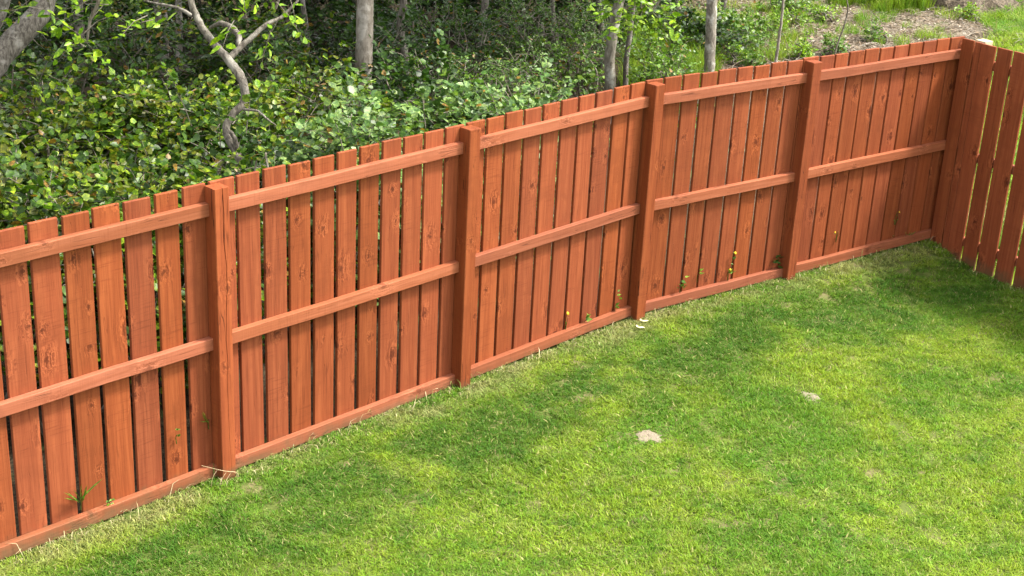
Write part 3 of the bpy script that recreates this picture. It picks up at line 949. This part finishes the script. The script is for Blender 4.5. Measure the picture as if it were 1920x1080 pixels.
# ------------------------------------------------------------------ trees
def tree(label, limbs, mat, crown_z, crown_r, leaves, kind='canopy', leaf=.14, extra=None, cat='tree', side=10, bump=.03, group=None):
    """limbs: list of (points, radii); crown: sprays round the top of the limbs"""
    b0 = np.array(limbs[0][0][0], dtype=float)
    base = np.array([b0[0], b0[1], zw(b0[0], b0[1])])
    o = empty('tree', tuple(base)); tag(o, label, cat, group)
    gt, gw, gl = Geo(), Geo(), Geo()
    for i, (pts, rad) in enumerate(limbs):
        pts = np.asarray(pts, dtype=float) - base
        if i == 0: pts[0][2] = -.08
        n = max(10, len(pts) * 5)
        sp_ = smooth_path(pts, n, .0015)
        tube(gt, sp_, np.interp(np.linspace(0, 1, n), np.linspace(0, 1, len(rad)), rad), side if i == 0 else 7, bump)
    top = np.asarray(limbs[0][0][-1], dtype=float) - base
    cc = np.array([top[0], top[1], crown_z])
    nb = 9
    per = 10
    ns = int(leaves * 2.3 / per)
    cs, os_ = [], []
    for k in range(nb):
        a = k * 2.4 + rng.uniform(-.4, .4)
        e = cc + np.array([math.cos(a) * crown_r * rng.uniform(.5, .95), math.sin(a) * crown_r * rng.uniform(.5, .95), rng.uniform(-.25, .8) * crown_r])
        s0 = top * rng.uniform(.82, 1.0); s0[0] = top[0]; s0[1] = top[1]
        tube(gw, smooth_path([s0, (s0 + e) / 2 + rng.normal(0, .12, 3), e], 9, .015), np.linspace(.04, .008, 9), 5, .1)
        for _ in range(ns // nb):
            v = rng.normal(0, 1, 3); v /= np.linalg.norm(v)
            cs.append(e + v * crown_r * .42 * rng.uniform(.3, 1)); os_.append(v)
    foliage(gl, None, cs, os_, kind, leaf, per, .45, 'oval', .01)
    if extra:
        for (p, k2, num, lf) in extra:
            p = np.asarray(p) - base
            c2 = p + rng.normal(0, .10, (num, 3)) * np.array([1.6, 1, .8])
            foliage(gl, gw, c2, unit(c2 - p + np.array([0, 0, -.05])), k2, lf, 7, .20, 'oval', 0, .003)
            # the bough that carries them hangs down from the crown
            tube(gw, smooth_path([p, p + np.array([.1, .1, .7]), cc + rng.normal(0, .3, 3)], 10, .01), np.linspace(.008, .03, 10), 5, .08)
    mesh_obj('trunk', gt.mesh('trunk', True), mat, o)
    br_ = mesh_obj('branches', gw.mesh('branches', True), M['twig'], o); br_['kind'] = 'stuff'
    cr = mesh_obj('crown', gl.mesh('crown', False), M['leaf'], o)
    cr['kind'] = 'stuff'
    return o


def track(pts, y0, y1=None):
    y1 = y0 if y1 is None else y1
    n = len(pts)
    return [at(u, v, y0 + (y1 - y0) * i / max(n - 1, 1)) for i, (u, v) in enumerate(pts)]


def grown(pts, top_z, sway=.3):
    """carry a trunk on up out of the picture to a height"""
    p = [np.asarray(q) for q in pts]
    d = p[-1] - p[-2]; d = d / np.linalg.norm(d)
    q = p[-1].copy()
    while q[2] < top_z - .3:
        d = unit(d * .8 + np.array([0, 0, .45]) + rng.normal(0, .06, 3) * sway)
        q = q + d * .9
        p.append(q.copy())
    return p


def rooted(pts):
    p = [np.asarray(q) for q in pts]
    b = p[0].copy(); b[2] = zw(b[0], b[1]) - .05
    return [b] + p


# leaning gnarled trunk at the far left
lim = [at(-260, 520, 9.5), at(-130, 260, 9.8), at(-50, 165, 10.0), at(5, 100, 10.2), at(50, 52, 10.3), at(78, 18, 10.4), at(92, -30, 10.5)]
lim[0][2] = zw(lim[0][0], lim[0][1])
tree('gnarled brown trunk leaning steeply over the round-leaved shrubs', [(grown(lim, 4.2), [.13, .11, .095, .085, .075, .06, .04])], M['bark_brown'], 4.9, 1.6, 2600,
     extra=[(at(90, 5, 9.6), 'lime', 9, .085), (at(165, 75, 9.4), 'lime', 7, .075)], bump=.07)
tree('upright brown trunk just behind the gnarled leaning one', [(grown(rooted([at(-90, 230, 11.0), at(-40, 100, 11.2), at(-4, 20, 11.3), at(8, -40, 11.3)]), 4.5), [.08, .075, .07, .06, .05, .04])], M['bark_brown'], 5.2, 1.5, 2000)
# the twisted forked tree
main = rooted(track([(450, 330), (447, 296), (432, 268), (424, 240), (436, 214), (456, 194), (459, 168), (448, 140), (428, 112), (400, 80), (374, 42), (358, 0), (352, -40)], 9.5, 9.9))
r_main = [.027, .027, .025, .026, .027, .026, .027, .029, .032, .029, .026, .024, .022, .019]
fork = track([(428, 112), (447, 92), (472, 70), (500, 46), (528, 32), (560, 0)], 9.85, 10.1)
arch = track([(448, 86), (447, 66), (432, 50), (412, 44), (394, 52)], 9.95, 10.2)
tw1 = track([(360, 30), (336, 16), (312, 10), (270, 2)], 9.95, 10.2)
stub = track([(446, 296), (440, 262), (432, 246)], 9.55, 9.5)
bare = track([(456, 205), (482, 208), (500, 222), (518, 236)], 9.5, 9.4)
tree('twisted grey trunk that forks in two above the fence', [(grown(main, 4.0), r_main + [.02, .015]), (fork, [.026, .022, .019, .016, .012, .008]), (arch, [.016, .022, .022, .018, .012]),
     (tw1, [.014, .012, .009, .006]), (stub, [.022, .018, .012]), (bare, [.010, .008, .007, .003])], M['bark_brown'], 4.8, 1.4, 2000,
     extra=[(at(520, 12, 9.6), 'lime', 10, .08), (at(235, 2, 9.4), 'lime', 6, .065)])
# straight grey trunk
tree('straight smooth grey trunk rising from pale shrubs', [(grown(rooted(track([(672, 235), (680, 160), (683, 80), (685, 0), (686, -60)], 14.2, 14.3)), 5.0, .1), [.10, .095, .088, .082, .08, .075, .06, .04])], M['bark_grey'], 6.0, 1.8, 3000, bump=.03, side=12)
tree('slender wavy trunk beside the straight grey one', [(grown(rooted(track([(762, 140), (757, 92), (752, 62), (750, 40), (756, 14), (758, -30)], 14.6)), 4.5), [.045, .042, .038, .036, .038, .036, .03, .02])], M['bark_brown'], 5.2, 1.3, 1800)
tree('pale flaky trunk with lime leaves at its top edge', [(grown(rooted(track([(1143, 190), (1144, 150), (1143, 110), (1148, 70), (1154, 38), (1161, 0), (1166, -40)], 15.6)), 4.5), [.066, .064, .060, .058, .056, .055, .052, .045, .03])], M['bark_pale'], 5.4, 1.6, 2600,
     extra=[(at(1165, 8, 15.2), 'lime', 13, .095), (at(1200, 14, 15.1), 'lime', 13, .095), (at(1222, 28, 15.0), 'lime', 9, .085)])
tree('thin dark trunk close behind the pale flaky one', [(grown(rooted(track([(1172, 165), (1174, 120), (1180, 70), (1186, 20), (1188, -30)], 16.6)), 4.2), [.034, .032, .030, .026, .024, .02])], M['bark_brown'], 5.0, 1.2, 1500)
tree('slim pale upright trunk by the open bank', [(grown(rooted(track([(1329, 150), (1331, 100), (1333, 50), (1335, 0), (1337, -50)], 17.2)), 5.0, .1), [.068, .066, .064, .062, .06, .05, .035])], M['bark_pale'], 6.2, 1.6, 2600, bump=.03, side=12)
tree('thin bare sapling on the littered bank', [(rooted(track([(1452, 135), (1456, 105), (1463, 55), (1468, 10), (1472, -60), (1476, -160)], 17.8)), [.022, .021, .019, .017, .014, .010])], M['bark_grey'], 3.6, .7, 500, leaf=.06)
tree('thinnest crooked sapling beside the heap of roots', [(rooted(track([(1566, 100), (1572, 78), (1582, 50), (1590, 18), (1588, -10), (1596, -80)], 18.6)), [.013, .012, .011, .010, .008, .005]),
     (track([(1589, 20), (1602, 26), (1612, 24)], 18.6), [.006, .005, .003])], M['twig'], 3.0, .5, 300, leaf=.05)
# stems deeper in the shade
for (u, y, r) in [(300, 15.5, .035), (312, 16.5, .03), (336, 16.2, .04), (575, 16.5, .03), (1040, 17.6, .03), (1128, 18.6, .04), (905, 18.0, .05), (1275, 20.5, .05), (150, 17.0, .06), (1350, 21.5, .05)]:
    p = [at(u + rng.uniform(-3, 3), 160, y), at(u, 60, y), at(u + rng.uniform(-8, 8), -20, y), at(u + rng.uniform(-20, 20), -160, y)]
    tree('slender dark stem ' + where(u, y), [(grown(rooted(p), 4.6), [r, r, r * .9, r * .8, r * .6, r * .4])], M['bark_brown'], 5.4, 1.7, 1800, leaf=.11, group='slender stems deep in the wood')
# taller trees behind, whose crowns close the wood
for (x, y, r) in [(-9.5, 20, .14), (-5.0, 24, .16), (-1.0, 25.5, .15), (2.4, 26.5, .13), (-8.0, 14.0, .12), (6.0, 31, .15), (-13, 26, .16)]:
    zz = zw(x, y)
    tree('tall broad-crowned tree at the back of the wood', [([np.array([x, y, zz]), np.array([x + .1, y, zz + 2]), np.array([x, y + .1, zz + 4]), np.array([x + .15, y, zz + 5.5])], [r, r * .85, r * .7, r * .5])],
         M['bark_grey'], 6.8, 2.8, 3400, leaf=.16, group='tall trees at the back of the wood')

# ------------------------------------------------------------------ the open bank: litter, grass, heap of roots
gl = Geo()
nl = 20000
uu = rng.uniform(1290, 1960, nl); vv = rng.uniform(-30, 150, nl) 
pp = np.array([on_ground(a, c_, .1) for a, c_ in zip(uu, vv)])
kk = behind(pp[:, 0], pp[:, 1]); rr = (pp[:, 0] - CORNER[0]) * RN[0] + (pp[:, 1] - CORNER[1]) * RN[1]
pp = pp[(kk > .4)]
pp[:, 2] = zw(pp[:, 0], pp[:, 1]) + rng.uniform(.002, .03, len(pp))
nl = len(pp)
a = rng.uniform(0, 6.28, nl)
dv = np.stack([np.cos(a), np.sin(a), rng.normal(0, .2, nl)], 1)
pal = np.array([[.30, .25, .20], [.20, .15, .105], [.36, .32, .27], [.11, .08, .05], [.24, .18, .12]])
thin = rng.uniform(0, 1, nl) < .45
col = pal[rng.integers(0, 5, nl)] * rng.uniform(.7, 1.2, (nl, 1))
nm = unit(np.array([0, 0, 1.]) + rng.normal(0, .45, (nl, 3)))
add_leaves(gl, pp[~thin], dv[~thin], nm[~thin], rng.uniform(.03, .07, (~thin).sum()), 'pointed', col[~thin])
for p, d_, c_ in zip(pp[thin][:4500], dv[thin], col[thin]):
    L = rng.uniform(.08, .32)
    tube(gl, [p, p + d_ * L * .5 + np.array([0, 0, rng.uniform(0, .03)]), p + d_ * L], [.0045, .004, .002], 3, col=c_ * 1.1, cap=False)
o = mesh_obj('leaf_litter', gl.mesh('leaf_litter'), M['dry_leaf'])
tag(o, 'dry pale leaf litter and broken twigs strewn over the open bank', 'litter', kind='stuff')


def grass_patch(name, pts, sc, label):
    n = len(pts)
    rot = np.stack([rng.normal(0, .1, n), rng.normal(0, .1, n), rng.uniform(0, 6.28, n)], 1)
    s = rng.uniform(.7, 1.3, (n, 1)) * np.array(sc)
    pts[:, 2] = zw(pts[:, 0], pts[:, 1]) + .003
    scatter(name, pts, rot, s, rng.integers(0, 4, n), NGT, label)


def region(ulo, uhi, vlo, vhi, n, keepf=None):
    P = np.array([on_ground(a, b_, .05) for a, b_ in zip(rng.uniform(ulo, uhi, n), rng.uniform(vlo, vhi, n))])
    return P


P = region(1180, 1330, 60, 190, 420)
grass_patch('rough_grass', P[behind(P[:, 0], P[:, 1]) > .4], (1, 1, 1.2), 'long green grass below the light green bushes behind the fence')
P = np.concatenate([region(1640, 1730, -10, 42, 260), region(1560, 1640, -5, 25, 60)])
grass_patch('rough_grass', P, (1, 1, 1.3), 'tussock of long yellow-green grass beside the heap of roots')
P = np.concatenate([region(1330, 1520, 20, 130, 120), region(1520, 1780, 20, 110, 50), region(1800, 1880, 10, 60, 70)])
grass_patch('rough_grass', P[behind(P[:, 0], P[:, 1]) > .4], (.8, .8, .6), 'scattered green grass tufts growing through the dry litter')
# sunny grass beyond the return fence
xs = rng.uniform(3.4, 12, 9000); ys = rng.uniform(6, 27, 9000)
rr = (xs - CORNER[0]) * RN[0] + (ys - CORNER[1]) * RN[1]
ok = (rr > .25)
edge = -2.7 + .44 * ys + .2 * np.sin(ys * 1.3)
ok &= (xs > edge)
P = np.stack([xs[ok], ys[ok], 0 * xs[ok]], 1)
grass_patch('sunny_grass', P, (1.3, 1.3, .45), 'bright lime sunlit grass seen over and between the return fence boards')

# heap of soil, roots and dead wood
hp = on_ground(1790, 22, .1)
root = empty('root_heap', (float(hp[0]), float(hp[1]), float(zw(hp[0], hp[1]))))
tag(root, 'heap of brown soil with upturned roots and dead wood on the bank', 'root heap')
nu, nv = 26, 14
V = []
for i in range(nv):
    f = i / (nv - 1)
    for j in range(nu):
        a = 2 * math.pi * j / nu
        r = (.95 * f + .05) * (1 + .18 * math.sin(3 * a + 1) + .10 * math.sin(7 * a))
        V.append([r * math.cos(a) * 1.0, r * math.sin(a) * .9, .62 * (1 - f ** 1.4) + rng.normal(0, .06) * (f < .97) - .04])
F = [[i * nu + j, i * nu + (j + 1) % nu, (i + 1) * nu + (j + 1) % nu, (i + 1) * nu + j] for i in range(nv - 1) for j in range(nu)]
me = bpy.data.meshes.new('soil_mound'); me.from_pydata(V, [], F + [[j for j in reversed(range(nu))]])
mesh_obj('soil_mound', me, M['heap'], root)
for k in range(26):
    a = rng.uniform(0, 6.28); r = rng.uniform(0, .8)
    p = np.array([math.cos(a) * r, math.sin(a) * r * .7, (.58 * (1 - r) + .03)])
    d = unit(np.array([rng.normal(0, 1), rng.normal(0, 1), rng.uniform(0, .6)])) * rng.uniform(.3, .8)
    gg = Geo(); tube(gg, smooth_path([p - d * .3, p + d * .3 + rng.normal(0, .06, 3), p + d * .7], 8, .012), np.linspace(.028, .008, 8) * rng.uniform(.5, 1.2), 6, .15)
    mesh_obj('root', gg.mesh('root', True), M['bark_pale' if k % 3 else 'bark_brown'], root)

# ------------------------------------------------------------------ small things at the foot of the fence and on the lawn
def sand_spot(c, rx, ry, label, seed):
    r2 = np.random.default_rng(seed)
    nu, nv = 22, 7
    V = []
    for i in range(nv):
        f = i / (nv - 1)
        for j in range(nu):
            a = 2 * math.pi * j / nu
            r = f * (1 + .10 * math.sin(3 * a + seed) + .12 * math.sin(5 * a + 2 * seed) + (r2.normal(0, .25) if i == nv - 1 else 0))
            V.append([r * rx * math.cos(a), r * ry * math.sin(a), .007 * (1 - f * f) + r2.normal(0, .0012) - (.006 if i == nv - 1 else 0)])
    F = [[i * nu + j, i * nu + (j + 1) % nu, (i + 1) * nu + (j + 1) % nu, (i + 1) * nu + j] for i in range(nv - 1) for j in range(nu)]
    root = empty('bare_patch', (c[0], c[1], float(zg(c[0], c[1])) + .004)); tag(root, label, 'bare patch')
    me = bpy.data.meshes.new('sand'); me.from_pydata(V, [], F); mesh_obj('sand', me, M['sand'], root)
    g = Geo()
    for _ in range(30):
        a = r2.uniform(0, 6.28); r = r2.uniform(.2, 1.5)
        p = np.array([math.cos(a) * r * rx, math.sin(a) * r * ry, .006]); s = r2.uniform(.002, .0045)
        v = np.array([[1, 0, 0], [-1, 0, 0], [0, 1, 0], [0, -1, 0], [0, 0, 1], [0, 0, -1]]) * s * r2.uniform(.6, 1.3, (6, 1)) + p
        g.add(v, None, [[0, 2, 4], [2, 1, 4], [1, 3, 4], [3, 0, 4], [2, 0, 5], [1, 2, 5], [3, 1, 5], [0, 3, 5]])
    cr = mesh_obj('crumbs', g.mesh('crumbs'), M['sand'], root); cr['kind'] = 'stuff'


sand_spot(SPOTS[0][0], .088, .085, 'larger ragged pale sandy bare patch in the lawn', 3)
sand_spot(SPOTS[1][0], .075, .085, 'small round pale sandy bare patch in the lawn', 8)


def fence_point(u, v, out=.01):
    """point on the face of the long fence seen at (u, v), a little in front of its boards"""
    dd = RF + RX * (u - 960) / FPX - RU * (v - 540) / FPX
    best = None
    for i in range(len(dirs)):
        p0 = POST[i] + nrm[i] * (BACK - out)
        t = ((p0 - np.array([0, 0, CAM_Z])) @ nrm[i]) / (dd @ nrm[i])
        q = dd * t + np.array([0, 0, CAM_Z])
        s = (q - POST[i])[:2] @ dirs[i][:2]
        if -.01 <= s <= np.linalg.norm((POST[i + 1] - POST[i])[:2]): best = (q, dirs[i], nrm[i])
    return best


def weed(u, v, label, flowers=0, leaves=5, size=.05, height=.12, kind='light', name='weed', shape='pointed', fs=1.0):
    q, d, nn = fence_point(u, v)
    root = empty(name, (float(q[0]), float(q[1]), float(q[2] - height))); tag(root, label, 'weed')
    gs, gf = Geo(), Geo()
    for k in range(flowers + 1):
        e = np.array([0, 0, height * ((1 if flowers else .35) if k == 0 else rng.uniform(.6, 1.0))]) + d * rng.normal(0, .02) * (k > 0) - nn * .01
        tube(gs, smooth_path([[0, 0, -.04], e * .5 + rng.normal(0, .006, 3), e], 7), np.linspace(.003, .0018, 7), 5, col=(.07, .11, .03))
    mesh_obj('stem', gs.mesh('stem', True), M['leaf'], root)
    if shape == 'blade': size = size * 1.3
    ps = np.stack([rng.normal(0, .02, leaves) * 1.0, 0 * np.arange(leaves), rng.uniform(.1, 1.0, leaves) * height], 1)
    ps = ps[:, :1] * d + ps[:, 2:] * Z - nn * .012
    dv = unit(d * rng.normal(0, 1, (leaves, 1)) - nn * rng.uniform(.2, .9, (leaves, 1)) + Z * rng.uniform(-.2, .8, (leaves, 1)))
    if shape == 'blade':
        ps = d * rng.normal(0, .006, (leaves, 1)) + Z * rng.uniform(0, .25, (leaves, 1)) * height - nn * .004
        dv = unit(Z * rng.uniform(.3, 1.2, (leaves, 1)) + d * rng.normal(0, .7, (leaves, 1)) - nn * rng.uniform(.1, .5, (leaves, 1)))
    add_leaves(gf, ps, dv, unit(Z - nn * .5 + rng.normal(0, .3, (leaves, 3))), size * rng.uniform(.6, 1.2, leaves), shape, PAL[kind][rng.integers(0, 3, leaves)])
    f_ = mesh_obj('foliage', gf.mesh('foliage'), M['leaf'], root); f_['kind'] = 'stuff'
    for k in range(flowers):
        c = np.array([0, 0, height]) + (d * rng.normal(0, .02) - Z * .03 * k) - nn * .018
        g = Geo(); npet = 8
        a = np.arange(npet) * 2 * np.pi / npet
        ax = unit(-nn + Z * .6); s1 = unit(np.cross(ax, Z)); s2 = np.cross(ax, s1)
        rim = c + .016 * fs * (np.cos(a)[:, None] * s1 + np.sin(a)[:, None] * s2) + ax * .004
        rim2 = c + .009 * fs * (np.cos(a + .39)[:, None] * s1 + np.sin(a + .39)[:, None] * s2)
        V = np.concatenate([[c - ax * .004], rim, rim2, [c + ax * .006]])
        F3 = []
        for j in range(npet):
            F3 += [[0, 1 + j, 9 + j], [0, 9 + j, 1 + (j + 1) % npet], [17, 9 + j, 1 + j], [17, 1 + (j + 1) % npet, 9 + j]]
        g.add(V, None, F3)
        mesh_obj('flower', g.mesh('flower'), M['petal'], root)
    return root


weed(1062, 586, 'yellow flower poking out between boards above a bottom rail split', 1, 3, .03, .10)
weed(1097, 588, 'single broad green weed leaf between boards right of a yellow flower', 0, 4, .05, .08)
weed(1155, 545, 'tangled green weed in the board gap beside a post', 0, 8, .045, .16)
weed(1373, 474, 'yellow flower on the tallest stem sprouting from the fence', 1, 3, .03, .12)
weed(1367, 505, 'yellow flower with pale leaves resting on the bottom rail', 1, 7, .045, .08)
weed(1278, 515, 'slim weed with upright leaves between two boards', 0, 6, .055, .13)
weed(1309, 505, 'tiny green sprout between boards near the slim weed', 0, 4, .04, .07)
weed(1455, 478, 'dark green leafy weed tucked against a post', 0, 9, .05, .18, 'dark')
weed(1570, 433, 'small orange-yellow flower near the middle of a bottom board', 1, 2, .02, .06, fs=.6)
weed(1681, 397, 'lone tiny yellow bud high between boards near the corner', 1, 2, .02, .08, fs=.55)
weed(1703, 420, 'grassy weed between boards close to the corner', 0, 7, .07, .14, 'light', 'grass_weed', 'blade')
weed(1675, 438, 'small sprig at the bottom rail near the corner', 0, 5, .04, .09)
weed(148, 905, 'spreading green grass weed growing through the left boards', 0, 9, .12, .13, 'light', 'grass_weed', 'blade')
weed(200, 925, 'little leafy sprig above the bottom rail by the grass weed', 0, 5, .03, .08)
weed(390, 770, 'narrow green leaf standing out beside the cracked post', 0, 3, .08, .08, 'light', 'weed', 'blade')
weed(330, 800, 'short green sprig in a gap left of the cracked post', 0, 4, .03, .07)

# long straw and uncut grass along the foot of the fence
gl = Geo()
for i in range(1, len(dirs) + 1):
    if i < len(dirs):
        A, B, d, nn = POST[i], POST[i + 1], dirs[i], nrm[i]
        off = BACK
    else:
        A, B, d, nn, off = CORNER, CORNER + RD * 2.6, RD, RN, 0.0
    L = np.linalg.norm((B - A)[:2])
    nb = int(L * (300 if i < len(dirs) else 160))
    s = rng.uniform(0, L, nb)
    clump = .5 + .5 * np.sin(s * 5.1 + i) * np.sin(s * 11.7 + 2 * i)
    o_ = off - .02 - np.abs(rng.normal(0, .075, nb)) - .01
    base = A[:3] * np.array([1, 1, 0]) + d * s[:, None] + nn * o_[:, None]
    base[:, 2] = zg(base[:, 0], base[:, 1])
    h = rng.uniform(.015, .05, nb) * (.5 + .8 * clump)
    long_ = rng.uniform(0, 1, nb) < .02
    h[long_] = rng.uniform(.06, .12, long_.sum())
    a = rng.uniform(0, 6.28, nb)
    fw = np.stack([np.cos(a), np.sin(a), 0 * a], 1) - nn * .4
    sd = np.stack([-np.sin(a), np.cos(a), 0 * a], 1) * rng.uniform(.0012, .0024, nb)[:, None]
    m1 = base + Z * (h * .75)[:, None] + fw * (h * .35)[:, None]
    tp = base + Z * (h * .85)[:, None] + fw * (h * 1.0)[:, None]
    V = np.stack([base - sd, base + sd, m1 + sd, m1 - sd, tp], 1).reshape(-1, 3)
    k = np.arange(nb)[:, None] * 5
    pal = np.array([[.34, .30, .15], [.24, .25, .08], [.42, .37, .22], [.12, .18, .04], [.09, .16, .03]])
    gl.add(V, k + np.array([0, 1, 2, 3]), k + np.array([3, 2, 4]), np.repeat(pal[rng.integers(0, 5, nb)] * rng.uniform(.8, 1.2, (nb, 1)), 5, 0))
o = mesh_obj('straw', gl.mesh('straw'), M['dry_leaf'])
tag(o, 'uncut straw and wispy grass along the foot of the fence', 'dry grass', kind='stuff')

# dry stalk leaning on the cracked post
q0, d, nn = fence_point(372, 874, .12)
g = Geo()
P0 = at(378, 872, 7.35); P1 = at(441, 889, 7.42); P2 = at(408, 905, 7.38)
P0 = fence_point(378, 873, .05)[0]; P1 = POST[2] + dirs[2] * .085 - nrm[2] * .012; P1 = np.array([P1[0], P1[1], zg(P1[0], P1[1]) + .04])
org = np.array([P1[0], P1[1], zg(P1[0], P1[1])])
tube(g, smooth_path([P0 - org, (P0 + P1) / 2 - org - nn * .05 + Z * .008, P1 - org, P1 - org + dirs[2] * .02 - Z * .04], 10), np.linspace(.0016, .0026, 10), 5, col=(.45, .34, .20))
for f in (.35, .6, .8):
    b_ = P0 + (P1 - P0) * f - org - nn * .05 * (1 - abs(2 * f - 1))
    tube(g, smooth_path([b_, b_ + np.array([-.02, -.03, -.03]), b_ * np.array([1, 1, 0]) + np.array([-.03, -.05, .0])], 6), np.linspace(.0016, .0012, 6), 4, col=(.45, .34, .20))
o = mesh_obj('dry_stalk', g.mesh('dry_stalk', True), M['dry_leaf'], None, tuple(org))
tag(o, 'dry straw-coloured branching stalk leaning across the foot of the cracked post', 'stalk')

# fallen leaves on the grass by a post
for (u, v, lab) in [(1203, 608, 'pale fallen leaf on the grass close to a post foot'), (1196, 620, 'pale crumpled fallen leaf farther from the post foot')]:
    p = on_ground(u, v, .05)
    g = Geo()
    add_leaves(g, np.zeros((2, 3)), np.array([[1., .2, 0], [-.3, .9, .1]]), np.array([[0, 0, 1.], [.2, 0, 1]]), np.array([.055, .04]), 'oval', np.array([[.62, .55, .38], [.55, .48, .30]]))
    o = mesh_obj('fallen_leaf', g.mesh('fallen_leaf'), M['dry_leaf'], None, (p[0], p[1], float(zg(p[0], p[1])) + .034))
    tag(o, lab, 'fallen leaf')
